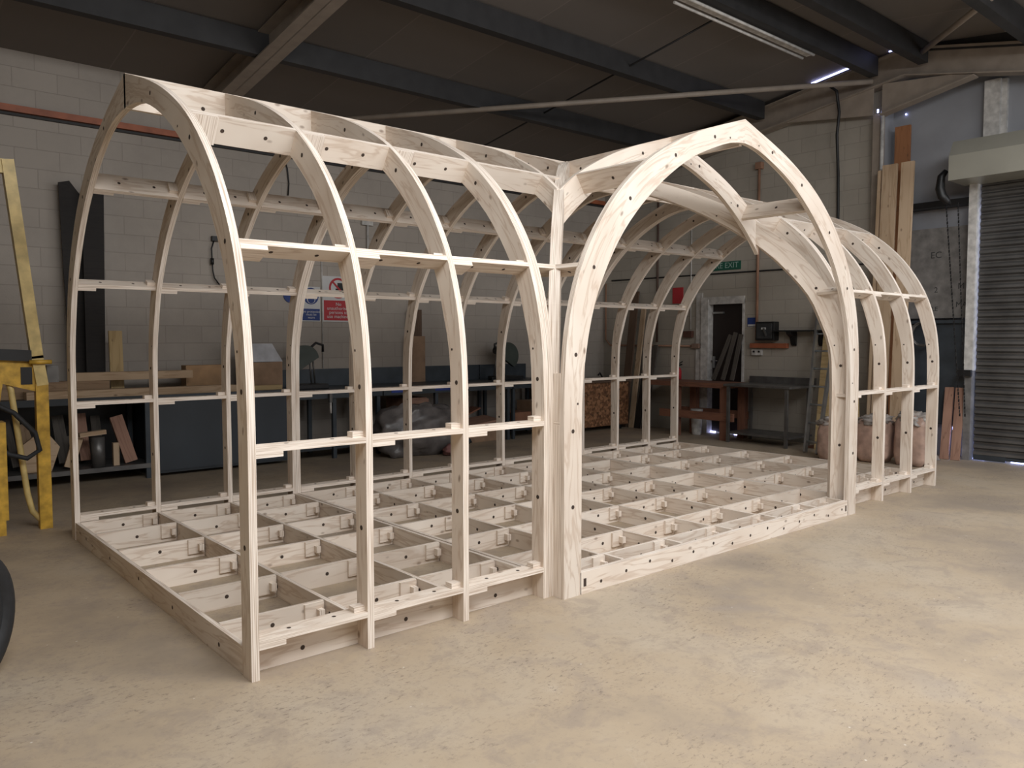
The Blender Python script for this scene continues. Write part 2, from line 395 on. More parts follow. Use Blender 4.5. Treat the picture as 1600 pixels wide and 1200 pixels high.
# hips running diagonally from the arch feet to the ridge crossing
for sx in (-1, 1):
    foot = Vector((GC+sx*GH, 0, 0)); dirp = (Vector((GC, HD, 0))-foot); w = Vector((dirp.y, -dirp.x, 0)).normalized()*0.068
    mb = MB(); o, i = band()
    mp = lambda p: foot+dirp*(p.x/HD)+Vector((0, 0, p.y))-w/2
    mb.strip([mp(p) for p in o], [mp(p) for p in i], w, edgeuv=.07)
    holes(mb, o, i, mp, w.normalized(), w)
    obj('diagonal_hip_rib', mb, FM, frame)
# front gable arch
mb = MB(); o, i = band(0, GD, 44)
f = lambda p: (GC-GH+p.x*GH/HD, GY0, p.y); b = lambda p: (GC+GH-p.x*GH/HD, GY0, p.y)
mb.strip([f(p) for p in o]+[b(p) for p in o[::-1]][1:], [f(p) for p in i]+[b(p) for p in i[::-1]][1:], (0, GY1-GY0, 0), edgeuv=T)
holes(mb, o, i, f, (0, 1, 0), (0, T, 0), ks=(6, 11, 16, 22, 28, 34, 39)); holes(mb, o, i, b, (0, 1, 0), (0, T, 0), ks=(6, 11, 16, 22, 28, 34, 39))
obj('gable_arch', mb, FM, frame)
for x0, x1 in ((GX0, GX0+.06), (GX1-.06, GX1)):     # packing posts behind the arch feet
    obj('packing_post', MB().box(x0, x1, GY1, -.002, 0, 1.35, 0, 1), FM, frame)
# short ribs of the cross vault, parallel with the gable arch
JY = .56
for sx in (-1, 1):
    mb = MB(); o, i = band(JY+.0, GD, 24)
    f = lambda p: (GC+sx*(GH-p.x*GH/HD), JY, p.y)
    mb.strip([f(p) for p in o], [f(p) for p in i], (0, T, 0), edgeuv=T)
    holes(mb, o, i, f, (0, 1, 0), (0, T, 0), ks=(7, 17))
    obj('short_rib', mb, FM, frame)
# ridge boards
mb = MB().box(0, 7.478, HD-.016, HD+.016, 2.93, H-.004, 0, 1)
for k in range(26):
    x = .17+k*.288
    for s in (-1, 1): mb.disc((x, HD+s*.016, 3.06-.05*(k % 2)), (0, s, 0), .013)
obj('ridge_board', mb, FM, frame)
mb = MB().box(GC-.016, GC+.016, GY1, HD-.016, 2.955, H-.004, 0, 1)
for k in range(6):
    for s in (-1, 1): mb.disc((GC+s*.016, .15+k*.28, 3.05), (s, 0, 0), .013)
obj('ridge_board', mb, FM, frame)
# longitudinal rails between the ribs
LEV = [('z', .175, .110), ('z', 1.055, .105), ('z', 2.0, .112), ('d', .73, .150)]
def rail(x0, x1, side, lev):
    kind, val, dep = lev
    p, t, n = at_level(**{kind: val})
    if kind == 'z' and val < 1.5: n = Vector((1, 0)); t = Vector((0, 1))
    c = p+n*(dep/2); hy = n*(dep/2); hz = t*0.014
    sgn = 1 if side == 'f' else -1; Y = (lambda a: a) if side == 'f' else (lambda a: D-a)
    mb = MB().obox(((x0+x1)/2, Y(c.x), c.y), ((x1-x0)/2, 0, 0), (0, sgn*hy.x, hy.y), (0, sgn*hz.x, hz.y), 0, 1)
    for q in (.3, .72):
        for s in (1, -1): mb.disc((x0+(x1-x0)*q, Y(c.x+s*hz.x), c.y+s*hz.y), (0, sgn*t.x*s, t.y*s), .011)
    r = obj('rail', mb, FM, frame)
    # tenon wedges at the two ends of the rail
    w = MB(); q = c-t*.026
    w.obox((x0+.065, Y(q.x), q.y), (.065, 0, 0), (0, sgn*hy.x, hy.y), (0, sgn*t.x*.012, t.y*.012), 1, 1)
    obj('tenon_wedge', w, FM, r); w = MB()
    q = c+t*.028
    w.obox((x1-.03, Y(q.x), q.y), (.03, 0, 0), (0, sgn*hy.x*.5, hy.y*.5), (0, sgn*t.x*.014, t.y*.014), 1, 1)
    obj('tenon_wedge', w, FM, r)
bays_l = [(LX[i]+T, LX[i+1]) for i in range(3)]; bays_r = [(RX[i]+T, RX[i+1]) for i in range(3)]
cx = [1.84+T]+CX+[5.55]
bays_c = [(cx[i]+(T if i else 0), cx[i+1]) for i in range(6)]
for lev in LEV:
    for bay in bays_l+bays_r: rail(*bay, 'f', lev); rail(*bay, 'b', lev)
    for bay in bays_c: rail(*bay, 'b', lev)
# rails of the crossing: short pieces reaching the hips
for kind, val, dep in LEV[1:]:
    p, t, n = at_level(**{kind: val})
    if kind == 'z' and val < 1.5: n = Vector((1, 0)); t = Vector((0, 1))
    c = p+n*(dep/2); d = p.x+.04
    for sx in (-1, 1):
        xs = 1.84+T if sx < 0 else 5.55; xh = GC+sx*(GH-(d)*GH/HD)
        if abs(xh-xs) > .1 and d > .1:
            mb = MB().obox(((xs+xh)/2, c.x, c.y), ((xh-xs)/2, 0, 0), (0, n.x*dep/2, n.y*dep/2), (0, t.x*.014, t.y*.014), 0, 1)
            obj('rail', mb, FM, frame)
        y1 = max(d, .06)
        if kind == 'd': y1 = JY
        xc = GC+sx*(GH-c.x*GH/HD)
        mb = MB().obox((xc, (GY1+y1)/2, c.y), (0, (y1-GY1)/2, 0), (-sx*n.x*dep/2, 0, n.y*dep/2), (-sx*t.x*.014, 0, t.y*.014), 0, 1)
        for s in (-1, 1): mb.disc((xc-sx*s*t.x*.014, (GY1+y1)/2, c.y+s*t.y*.014), (-sx*s*t.x, 0, s*t.y), .012)
        obj('rail', mb, FM, frame)
# floor grid
FH = .135
def beam(name, x0, x1, y0, y1, hs=(), wedge=None):
    mb = MB().box(x0, x1, y0, y1, 0.0005, FH, 0, 1)
    along_x = (x1-x0) > (y1-y0); L = (x1-x0) if along_x else (y1-y0)
    n = max(1, round(L/.62))
    for k in range(n):
        q = (k+.5)/n+random.uniform(-.05, .05)/n; z = .07+random.uniform(-.015, .015)
        for s in (-1, 1):
            if along_x: mb.disc((x0+L*q, (y0 if s < 0 else y1), z), (0, s, 0), .012)
            else: mb.disc(((x0 if s < 0 else x1), y0+L*q, z), (s, 0, 0), .012)
    return obj(name, mb, FM, frame)
def peg(par, x, y):
    w = MB().box(x-.115, x-.004, y-.016, y, .03, .132, 0, 1)
    w.box(x-.05, x-.018, y-.055, y-.016, .055, .10, 0, 1)
    obj('wedge_peg', w, FM, par)
TN = .024; ys = [.115, .48, 1.09, 1.70, 2.30, 2.90, 3.365]
for x in [0.0, .6, 1.2, 1.8, 1.84, 5.55, 5.59, 6.22, 6.84, 7.452]: beam('floor_joist', x+.004, x+.030, .107 if x else .1, 3.386)
for (a, b_) in bays_l+bays_r:
    for y in ys:
        o_ = beam('floor_noggin', a-.004, b_, y-TN/2, y+TN/2)
        if y > .2: peg(o_, b_-.002, y-TN/2)
for y in ys:                                                            # long joists of the middle bay
    beam('floor_joist', 1.874, 5.55, y-TN/2, y+TN/2)
yl = [GY1]+ys
for j in range(7):
    for i_, x in enumerate([2.41, 3.03, 3.64, 4.25, 4.86, 5.3][:5 if j else 6]):
        xo = x+(.0 if j % 2 else .03)
        o_ = beam('floor_noggin', xo, xo+TN, yl[j]+TN/2, yl[j+1]-TN/2)
        peg(o_, xo-.004, yl[j+1]-TN/2)
mb = MB().box(GX0+.142, GX1-.142, GY0, GY1, .0005, FH, 0, 1)
for k in range(14): mb.disc((2.2+k*.235, GY0, .07+.02*(k % 3-1)), (0, -1, 0), .011)
for x in (GX0+.18, GX1-.18): mb.face([(x-.012, GY0-.001, .045), (x+.012, GY0-.001, .045), (x+.012, GY0-.001, .095), (x-.012, GY0-.001, .095)], None, 2)
obj('sill_board', mb, FM, frame)

# ------------------------------------------------------------------ room shell
XL, XR, YF, YB = -4.5, 9.65, -8.0, 6.8
RY = 1.3; K = 0.1263
def rz(y): return 4.692-K*(y-6.8) if y > RY else 4.692+K*(6.8-RY)-K*(RY-y)
struct('floor', MB().box(XL-.2, 12.0, YF-.2, YB+.2, -.12, 0), FLOOR)
mb = MB()
for a, b_ in ((YF-.2, RY), (RY, YB+.2)):
    mb.poly([(XL-.2, a, rz(a)), (12, a, rz(a)), (12, b_, rz(b_)), (XL-.2, b_, rz(b_))], (0, 0, .08))
struct('ceiling', mb, ROOF)
struct('wall_back', MB().box(XL-.2, XR+.2, YB, YB+.2, 0, 4.7), BLOCK_B)
def gable_poly(x0, x1, a, b_, zb=0, top=0.0):
    ysn = [a]+([RY] if a < RY < b_ else [])+[b_]
    return MB().poly([(x0, a, zb), (x0, b_, zb)]+[(x0, y, rz(y)-top) for y in ysn[::-1]], (x1-x0, 0, 0))
# right wall has a doorway at y 3.78..4.52
DY0, DY1, DZ = 3.80, 4.60, 2.18
mb = gable_poly(XR, XR+.2, 1.66, DY0, 0, .30)
mb.poly([(XR, DY0, DZ), (XR, DY1, DZ), (XR, DY1, rz(DY1)-.3), (XR, DY0, rz(DY0)-.3)], (.2, 0, 0))
mb.poly([(XR, DY1, 0), (XR, YB, 0), (XR, YB, rz(YB)), (XR, DY1, rz(DY1)-.3)], (.2, 0, 0))
mb.poly([(XR+.15, 1.66, 4.6), (XR+.15, YB, 4.4), (XR+.15, YB, rz(YB)), (XR+.15, 1.66, rz(1.66)-.05)], (.04, 0, 0))
struct('wall_right', mb, BLOCK_R)
struct('wall_left', gable_poly(XL-.2, XL, YF, YB), BLOCK_R)
struct('wall_front', MB().box(XL, 12, YF-.2, YF, 0, rz(YF)), BLOCK_B)
mb = MB().poly([(9.92, .46, 0.0), (9.92, 1.66, 0.0), (9.92, 1.66, rz(1.66)-.02), (9.92, .46, rz(.46)-.02)], (.08, 0, 0))
mb.poly([(9.92, YF, 3.3), (9.92, .46, 3.3), (9.92, .46, rz(.46)-.02), (9.92, YF, rz(YF)-.02)], (.08, 0, 0))
struct('wall_right_cladding', mb, GREYP)
struct('wall_right_return', MB().box(XR+.01, 10.0, 1.64, 1.70, 0, 5.2), GREYP)
struct('trim_1', MB().box(XL, 9.6, 6.73, 6.80, 4.02, 4.09), ORANGE)
struct('trim_2', MB().box(XL, 9.6, 6.76, 6.80, 3.985, 4.01), PURLIN)
g_ = MB().bar((9.42, 2.60, 5.20), (9.42, 1.98, 5.29), .012, .022).bar((9.42, 1.50, 5.36), (9.42, 1.16, 5.365), .012, .022)
g_.box(9.46, 9.47, 1.64, 1.66, 4.60, 4.645).box(9.90, 9.91, 1.46, 1.475, 4.61, 4.63).box(9.61, 9.615, .62, .645, .05, .42)
struct('gap_glow_slivers', g_, SKYG)  # glowing slivers imitate daylight glints at the roof and shutter guide
# door
d = MB().box(9.74, 9.79, DY0+.02, DY1-.16, .02, 2.12)
dr = struct('door_1', d, plain('dark_brown_door', (0.020, 0.012, 0.010), 0.5))
h = MB().box(9.715, 9.74, 4.38, 4.42, 1.08, 1.27); h.tube([(9.70, 4.40, 1.20), (9.66, 4.40, 1.20), (9.66, 4.29, 1.20)], .009)
obj('door_handle', h, ALU, dr)
obj('door_closer', MB().box(9.70, 9.74, 4.22, 4.42, 1.97, 2.0), ALU, dr)
fr = MB().box(9.60, 9.80, DY1-.16, DY1-.02, 0, 2.20).box(9.64, 9.80, DY0-.02, DY0+.02, 0, 2.2).box(9.62, 9.80, DY0-.02, DY1, 2.12, 2.24)
fr.box(9.63, 9.66, DY1-.02, DY1+.10, 0, 2.32)
struct('trim_3', fr, WHITE)
# glowing strips at the door foot stand in for daylight through the gaps
struct('door_gap_glow', MB().box(9.70, 9.73, 3.56, 3.98, .004, .02).box(9.705, 9.73, 4.35, 4.5, .004, .03), SKYG)

# ------------------------------------------------------------------ roof steel
def purlin(y, label, h=.24):
    zt = rz(y)-.02
    o = MB().box(XL, 9.40, y-.03, y+.03, zt-h, zt).box(XL, 9.40, y-.03, y+.09, zt-h-.012, zt-h)
    tag(obj('roof_purlin', o, PURLIN), label, 'roof beam', 'roof purlins running the length of the workshop')
purlin(5.08, 'dark steel roof purlin nearest the back wall, above the ribs')
purlin(3.36, 'dark steel roof purlin halfway between the back wall and the ridge')
purlin(1.66, 'dark steel roof purlin beside the hanging batten light')
purlin(1.02, 'dark steel roof purlin just beyond the batten light, past the roof ridge')
purlin(-.27, 'dark steel roof purlin above the roller shutter housing')
def rafter(x0, x1, label, y0, y1, dep=.40, top=.26, zf=None):
    zf = zf or (lambda y: rz(y)-top)
    mb = MB(); seg = [y for y in (y0, RY, y1)]
    for a, b_ in zip(seg, seg[1:]):
        za, zb = zf(a), zf(b_)
        for (xa, xb, t0, t1) in ((x0, x1, 0, .015), (x0, x1, dep-.015, dep), ((x0+x1)/2-.006, (x0+x1)/2+.006, 0, dep)):
            mb.poly([(xa, a, za-t1), (xa, b_, zb-t1), (xa, b_, zb-t0), (xa, a, za-t0)], (xb-xa, 0, 0))
    return mb
r1 = rafter(2.26, 2.52, '', YF+.05, 6.75, .27, .02)
tag(obj('roof_rafter', r1, BEIGE), 'beige steel roof rafter crossing above the left part of the frame', 'roof beam')
rt = thing('roof_rafter', 'beige steel rafter with ridge gusset against the right end wall', 'roof beam', (9.5, RY, 0))
obj('rafter_beam', rafter(9.42, 9.62, '', -4.0, 6.75, .36, .05, lambda y: 5.36-(.150*(y-RY) if y > RY else .215*(RY-y))), BEIGE, rt)
obj('shadow_gap_fill', MB().poly([(9.50, RY, 5.32), (9.50, -4.0, 4.18), (9.50, -4.0, rz(-4)), (9.50, RY, rz(RY))], (.04, 0, 0)).poly([(9.62, RY, 5.30), (9.62, 6.7, 4.50), (9.62, 6.7, rz(6.7)), (9.62, RY, rz(RY))], (.02, 0, 0)), PURLIN, rt)  # dark sheets stand in for the shadow between rafter and roof
obj('gusset_plate', MB().poly([(9.47, 1.72, 4.58), (9.47, 3.0, 4.74), (9.47, 2.9, 4.80), (9.47, 1.72, 4.97)], (.02, 0, 0)), BEIGE, rt)
obj('gusset_plate', MB().poly([(9.47, 1.60, 4.56), (9.47, .45, 4.80), (9.47, .5, 4.86), (9.47, 1.60, 4.97)], (.02, 0, 0)).poly([(9.40, 1.60, 4.55), (9.40, .45, 4.79), (9.40, .45, 4.805), (9.40, 1.60, 4.565)], (.16, 0, 0)), BEIGE, rt)
obj('steel_post', MB().box(9.52, 9.62, 1.62, 1.74, 0, 4.6), BEIGE, rt)
obj('white_post', MB().tube([(9.50, 1.60, 1.0), (9.50, 1.60, 4.62)], .025), WHITE, rt)
def pole(a, b_, r, label, m=BEIGE):
    tag(obj('bracing_tube', MB().tube([a, b_], r, 12), m), label, 'brace')
pole((9.40, 1.15, 5.19), (7.2, -.75, 4.97), .035, 'short beige bracing tube rising from the right rafter toward the top edge')
pole((3.3, 6.74, 4.42), (9.42, 1.72, 5.02), .035, 'long beige bracing tube slanting across the ceiling above the gable')
tag(obj('tie_rod', MB().tube([(6.62, 6.7, 4.60), (6.22, 1.75, 5.14)], .012, 8), BLACK), 'thin black tie rod running up the ceiling slope', 'rod')

# ------------------------------------------------------------------ roller shutter bay
sh = thing('roller_shutter', 'dark corrugated steel roller shutter at the right edge, daylight under it', 'roller shutter', (9.7, -1.6, 0))
mb = MB(); y0, y1 = -4.2, .42; zz = .06; pr = []
while zz < 3.5:
    pr += [(0, zz), (.034, zz+.022), (.030, zz+.052), (0, zz+.074)]; zz += .088
for (a, za), (b_, zb) in zip(pr, pr[1:]):
    mb.face([(9.72-a, y1, za), (9.72-a, y0, za), (9.72-b_, y0, zb), (9.72-b_, y1, zb)], None, 0)
obj('slat_curtain', mb, SHUT, sh)
obj('bottom_bar', MB().box(9.69, 9.75, y0, .05, .03, .07).box(9.69, 9.75, .05, y1, .012, .09), DARKC, sh)
obj('guide_channel', MB().box(9.62, 9.76, .44, .535, 1.15, 3.5), WHITE, sh)
obj('guide_foot', MB().box(9.64, 9.76, .45, .535, 0, 1.15), GREYB, sh)
obj('lock_bracket', MB().box(9.58, 9.64, .44, .60, 1.08, 1.16), BLACK, sh)
mb = MB(); mb.poly([(9.15, .61, 3.50), (9.15, .61, 3.80), (9.27, .61, 3.99), (9.75, .61, 3.99), (9.75, .61, 3.50)], (0, -4.8, 0))
obj('hood_box', mb, BOXM, sh)
lk = struct('shutter_gap_glow', MB().box(9.80, 9.83, -4.0, .02, .004, .028).box(9.80, 9.83, .32, .46, .004, .02), emis('daylight_slit_glow', (.42, .5, 1), 7))  # glowing strip imitates daylight leaking under the shutter
ch = MB(); 
for r_, zc in ((.085, 3.42),): ch.tube([(9.32, .70, zc+.24), (9.30, .75, zc+.17), (9.30, .76, zc+.02), (9.30, .73, zc-.08), (9.32, .68, zc-.14), (9.36, .66, zc-.18)], [.03, .045, .055, .055, .045, .02], 10)
ct = thing('chain_hoist_gear', 'black curved gear guard and hanging hand chain of the roller shutter', 'hand chain', (9.3, .86, 3.4))
obj('gear_guard', ch, BLACK, ct)
for k, yy in enumerate((.60, .74)):
    pts = []
    mb = MB()
    for q in range(60):
        z = 3.25-q*.045; y = yy-(.16 if k == 0 else .24)*(q/60)
        mb.obox((9.45, y, z), (0, 0, .019), (.004 if q % 2 else .008, 0, 0), (0, .008 if q % 2 else .004, 0))
    obj('hand_chain', mb, BLACK, ct)
tag(obj('wall_ledge', MB().box(9.70, 9.92, .55, 1.6, 3.28, 3.36), BLACK), 'dark ledge across the grey cladding beside the shutter housing', 'ledge')
tag(obj('mounted_upright', MB().box(9.80, 9.92, .28, .46, 3.9, 4.8).box(9.86, 9.92, .22, .30, 3.9, 4.8), WHITE), 'white painted upright on the grey cladding above the shutter housing', 'post')
bd = obj('insulation_board', MB().box(9.80, 9.84, .56, 1.60, 1.83, 3.02, 0), GREYB)
tag(bd, 'large grey printed board standing high behind the shutter chain', 'board')
rX = (PI/2, 0, -PI/2)
INK = plain('stencil_ink', (0.05, 0.05, 0.05), 0.8)
for s_, y, z, sz in (('EC', .98, 2.66, .12), ('M', .66, 2.24, .11), ('2', .97, 2.2, .10), ('MA', .65, 2.0, .10), ('LE', .98, 1.95, .08)):
    text(s_, bd, (9.797, y, z), sz, INK, rX)
tag(obj('steel_sheet', MB().box(9.80, 9.86, .56, 1.60, .42, 1.76).box(9.74, 9.86, .56, 1.6, 1.76, 1.80), BLUEG), 'blue grey metal sheet below the printed board', 'sheet')
tag(obj('coil_of_cable', MB().tube([(9.62+.02*math.cos(a*1.3), 1.06+(.15-.03*(a % 7)/7)*math.cos(a), 1.62+(.17-.03*(a % 5)/5)*math.sin(a)) for a in [k*.35 for k in range(76)]], .009, 6), STEEL), 'coil of grey cable hung behind the end rib', 'cable coil')
for k, (y, lab) in enumerate(((.70, 'pinkish red plank leaning beside the end rib, left of the pair'), (.57, 'pinkish red plank leaning next to the shutter guide, right of the pair'))):
    tag(obj('leaning_plank', MB().bar((9.52, y, 0), (9.74, y+.04, .92), .03, .105, up=(0, 1, 0)), W_PINK), lab, 'plank')
tag(obj('rubble_heap', MB().blob((9.36, .82, .02), (.10, .12, .05), 4, .4, 1.0, 14, 10, zmin=0.001), PLASTIC), 'small crumpled scrap on the floor at the foot of the pink planks', 'scrap')

# tall planks leaning in the corner by the post
tp = [(1.56, .04, 3.80, 'thin edge-on pine plank standing leftmost of the tall leaning planks'), (1.425, .19, 3.86, 'wide tall pine plank standing in the middle of the leaning set'), (1.195, .16, 3.86, 'tall knotty pine plank, last of the leaning set toward the shutter')]
for y, w, h_, lab in tp:
    tag(obj('tall_plank', MB().obox((9.29+.0, y, h_/2), (.09, 0, h_/2), (0, w/2, 0), (.02, 0, -.001)), W_TALL), lab, 'plank')
tag(obj('tall_plank', MB().box(9.70, 9.74, 1.32, 1.52, 0, 4.42), W_ORANGE), 'orange brown board reaching above the tall leaning planks', 'board')
tag(obj('cut_board', MB().poly([(9.08, 1.60, 0), (9.08, 1.70, 0), (9.44, 1.96, 2.0), (9.44, 1.88, 2.0)], (.02, 0, 0)), W_YEL), 'yellow plank leaning on the wall behind the right hand ribs', 'plank')

# ------------------------------------------------------------------ right wall fittings
def sign(name, x, y0, y1, z0, z1, m, label, bx=.012):
    return tag(obj(name, MB().box(x, x+bx, y0, y1, z0, z1), m), label, 'sign')
fe = sign('fire_exit_sign', 9.635, 3.86, 4.465, 2.665, 2.80, GREEN, 'green FIRE EXIT sign fixed above the dark door')
text('FIRE EXIT', fe, (9.633, 4.16, 2.735), .125, plain('sign_pale_letter', (.35, .5, .45), .5), rX)
rs = sign('fire_action_sign', 9.635, 4.98, 5.20, 2.16, 2.43, RED, 'red notice on the wall behind the last rib')
bs = sign('information_sign', 9.635, 3.56, 3.72, 1.75, 1.89, BLUE, 'small blue notice beside the door and the rusty conduit')
obj('white_footer', MB().box(9.632, 9.636, 3.57, 3.71, 1.755, 1.785), SIGNW, bs)
iso = thing('switch_box', 'black wall-mounted power isolator with a handle', 'switch box', (9.6, 3.33, 1.67))
obj('enclosure', MB().box(9.50, 9.645, 3.17, 3.49, 1.53, 1.82), BLACK, iso, .01)
obj('cover_plate', MB().box(9.485, 9.50, 3.20, 3.46, 1.56, 1.79), plain('dark_grey_plastic', (.04, .042, .045), .5), iso, .004)
obj('handle', MB().bar((9.47, 3.33, 1.72), (9.47, 3.28, 1.60), .02, .03, up=(1, 0, 0)), STEEL, iso)
obj('rating_label', MB().box(9.482, 9.486, 3.30, 3.38, 1.70, 1.73), SIGNW, iso)
tag(obj('wall_batten', MB().box(9.58, 9.645, 3.0, 3.64, 1.415, 1.49), ORANGE, None, .006), 'short orange batten fixed under the black isolator', 'batten')
sk = thing('double_socket', 'white double wall socket under the orange batten', 'socket', (9.62, 3.52, 1.35))
obj('socket_plate', MB().box(9.60, 9.645, 3.44, 3.62, 1.30, 1.39), WHITE, sk, .005)
obj('switch_rocker', MB().box(9.592, 9.60, 3.47, 3.50, 1.345, 1.375).box(9.592, 9.60, 3.56, 3.59, 1.345, 1.375), BLACK, sk)
shf = thing('wall_shelf', 'thin dark wall shelf on two black brackets behind the ladder', 'shelf', (9.55, 2.8, 1.68))
obj('shelf_board', MB().box(9.42, 9.645, 2.3, 3.16, 1.665, 1.685), BLACK, shf)
for y in (2.42, 2.86):
    obj('bracket', MB().poly([(9.62, y, 1.665), (9.45, y, 1.665), (9.45, y, 1.63), (9.55, y, 1.58), (9.59, y, 1.48), (9.62, y, 1.45)], (0, .08, 0)), BLACK, shf)
tag(obj('mounted_conduit', MB().tube([(9.60, 3.53, 1.52), (9.60, 3.53, 4.2)], .022, 10).box(9.56, 9.645, 3.48, 3.58, 4.17, 4.27), RUST), 'rusty orange vertical conduit rising beside the door', 'pipe')
tag(obj('mounted_conduit', MB().tube([(9.636, 6.6, 2.63), (9.636, 1.76, 2.60)], .012, 8), BLACK), 'thin dark conduit running level below the fire exit sign', 'pipe')
tag(obj('mounted_conduit', MB().tube([(9.61, 6.72, 2.58), (9.61, 6.72, 1.55), (9.61, 6.60, 1.44), (9.61, 4.78, 1.44)], .016, 8), RUST), 'rusty pipe dropping in the corner and turning along the wall', 'pipe')
tag(obj('mounted_conduit', MB().tube([(9.60, 5.50, 4.4), (9.60, 5.50, 1.5)], .020, 8), plain('brown_pipe', (.10, .06, .045), .6)), 'brown vertical pipe behind the last ribs', 'pipe')
tag(obj('mounted_conduit', MB().tube([(9.63, 4.81, 3.4), (9.63, 4.81, 1.72)], .009, 8), WHITE), 'slim white conduit dropping to the brown socket box', 'pipe')
tag(obj('socket_box', MB().box(9.58, 9.645, 4.75, 4.93, 1.58, 1.69), plain('brown_box', (.12, .05, .035), .6), None, .008), 'small brown socket box left of the door frame', 'socket box')
tag(obj('socket_box', MB().box(9.58, 9.645, 4.60, 4.755, 1.40, 1.48), plain('tan_box', (.30, .20, .15), .6), None, .008), 'tan junction box on the pipe end left of the door', 'junction box')
tag(obj('hanging_cable', MB().tube([(9.3, 2.26, rz(2.26)-.2), (9.39, 2.20, 5.0), (9.40, 2.16, 4.7), (9.405, 2.19, 4.4), (9.60, 2.26, 3.9), (9.62, 2.26, 3.4), (9.62, 2.26, 2.62)], .020, 8), BLACK), 'thick black cable hanging from the ridge down the block wall', 'cable')

# extinguisher
ex = thing('fire_extinguisher', 'small red fire extinguisher standing on the brown bench', 'extinguisher', (9.45, 4.93, .88))
obj('cylinder_body', MB().tube([(9.45, 4.93, .88), (9.45, 4.93, 1.02), (9.45, 4.93, 1.06), (9.45, 4.93, 1.09)], [.065, .065, .05, .02], 16), RED, ex)
obj('valve_handle', MB().bar((9.45, 4.96, 1.10), (9.45, 4.84, 1.13), .02, .02).bar((9.45, 4.96, 1.11), (9.45, 4.83, 1.18), .015, .012), BLACK, ex)
obj('hose', MB().tube([(9.45, 4.96, 1.10), (9.43, 5.03, 1.08), (9.42, 5.04, 1.0), (9.42, 5.01, .92)], .010, 8), BLACK, ex)
# brown timber bench
tb = thing('timber_bench', 'red brown timber work bench in front of the dark door', 'bench', (9.25, 4.2, 0))
obj('bench_top', MB().box(8.95, 9.56, 3.62, 5.15, .80, .875), W_RED, tb)
for x in (9.0, 9.48):
    for y in (4.60, 3.68): obj('leg', MB().box(x-.05, x+.05, y-.06, y+.06, 0, .80), W_RED, tb)
obj('stretcher', MB().box(8.94, 8.985, 3.5, 4.9, .30, .42), W_RED, tb)
obj('stretcher', MB().box(9.50, 9.54, 3.6, 4.9, .30, .42), W_RED, tb)
for k, (y, yt, zt, lab) in enumerate(((4.25, 3.99, 1.62, 'grey board leaning in front of the door, nearest the door handle'), (4.07, 3.90, 1.66, 'grey board leaning in front of the door, second from the handle'), (3.90, 3.80, 1.63, 'weathered board leaning in front of the door, closest to the steel table'))):
    tag(obj('leaning_board', MB().bar((9.50, y, .90), (9.59, yt, zt), .07, .02, up=(1, 0, 0)), W_GREY), lab, 'board')
tag(obj('white_bucket', MB().tube([(9.30, 4.42, .0), (9.30, 4.42, .02), (9.30, 4.42, .42)], [.07, .075, .10], 16), WHITE), 'pale tapered tub on the floor beneath the brown bench', 'tub')
# steel table
st = thing('steel_table', 'grey stainless steel prep table with undershelf and upstand', 'table', (9.2, 3.0, 0))
obj('table_top', MB().box(8.83, 9.55, 2.50, 3.60, .845, .88), STEEL, st, .006)
obj('upstand', MB().box(9.53, 9.56, 2.50, 3.60, .88, .98), STEEL, st)
obj('undershelf', MB().box(8.87, 9.5, 2.52, 3.55, .13, .16), STEEL, st)
for x in (8.87, 9.47):
    for y in (3.53, 2.57): obj('leg', MB().box(x-.02, x+.02, y-.02, y+.02, 0, .845), STEEL, st)
# ladder
la = thing('ladder', 'grey aluminium ladder leaning on the wall behind the arch', 'ladder', (8.95, 2.35, 0))
b0, t0, b1, t1 = Vector((8.74, 2.20, 0.0)), Vector((9.575, 2.50, 2.0)), Vector((8.66, 1.98, 0.0)), Vector((9.575, 2.20, 2.0))
for a, b_ in ((b0, t0), (b1, t1)): obj('stile', MB().bar(a, b_, .028, .07, up=(1, 0, 0)), ALU, la)
for k in range(8):
    q = (k+.6)/8.1; obj('rung', MB().tube([b0.lerp(t0, q), b1.lerp(t1, q)], .015, 8), ALU, la)
tag(obj('pale_plank', MB().poly([(9.10, 2.09, 0), (9.10, 2.27, 0), (9.60, 2.42, 1.78), (9.60, 2.28, 1.78)], (.025, 0, 0)), W_YEL), 'wide yellow plank leaning just behind the ladder', 'plank')
# bales
def bale(c, r, m, seed, label, name='wrapped_bale', amp=.10):
    t = thing(name, label, 'bale', (c[0], c[1], 0))
    obj('body', MB().blob(c, r, seed, amp, .45, 32, 20, zmin=.001), m, t)
    mb = MB().blob((c[0], c[1], c[2]+r[2]*.86), (r[0]*.95, r[1]*.95, r[2]*.28), seed+9, .5, .8, 36, 18, freq=3.5)
    obj('loose_wrap', mb, PLASTIC, t)
bale((8.40, 1.62, .25), (.18, .17, .26), PINKP, 1, 'pinkish plastic wrapped bale right behind the arch foot')
bale((8.66, 1.20, .27), (.20, .20, .28), PINKP, 2, 'pinkish wrapped bale seen between the arch and the first right rib')
bale((8.74, .76, .29), (.19, .19, .32), PINKP, 3, 'pinkish wrapped bale topped with clear film between the last two ribs')
tag(obj('floor_board', MB().box(9.20, 9.50, 2.32, 2.46, 0, .02), W_RED), 'thin red brown board lying behind the ladder foot', 'board')

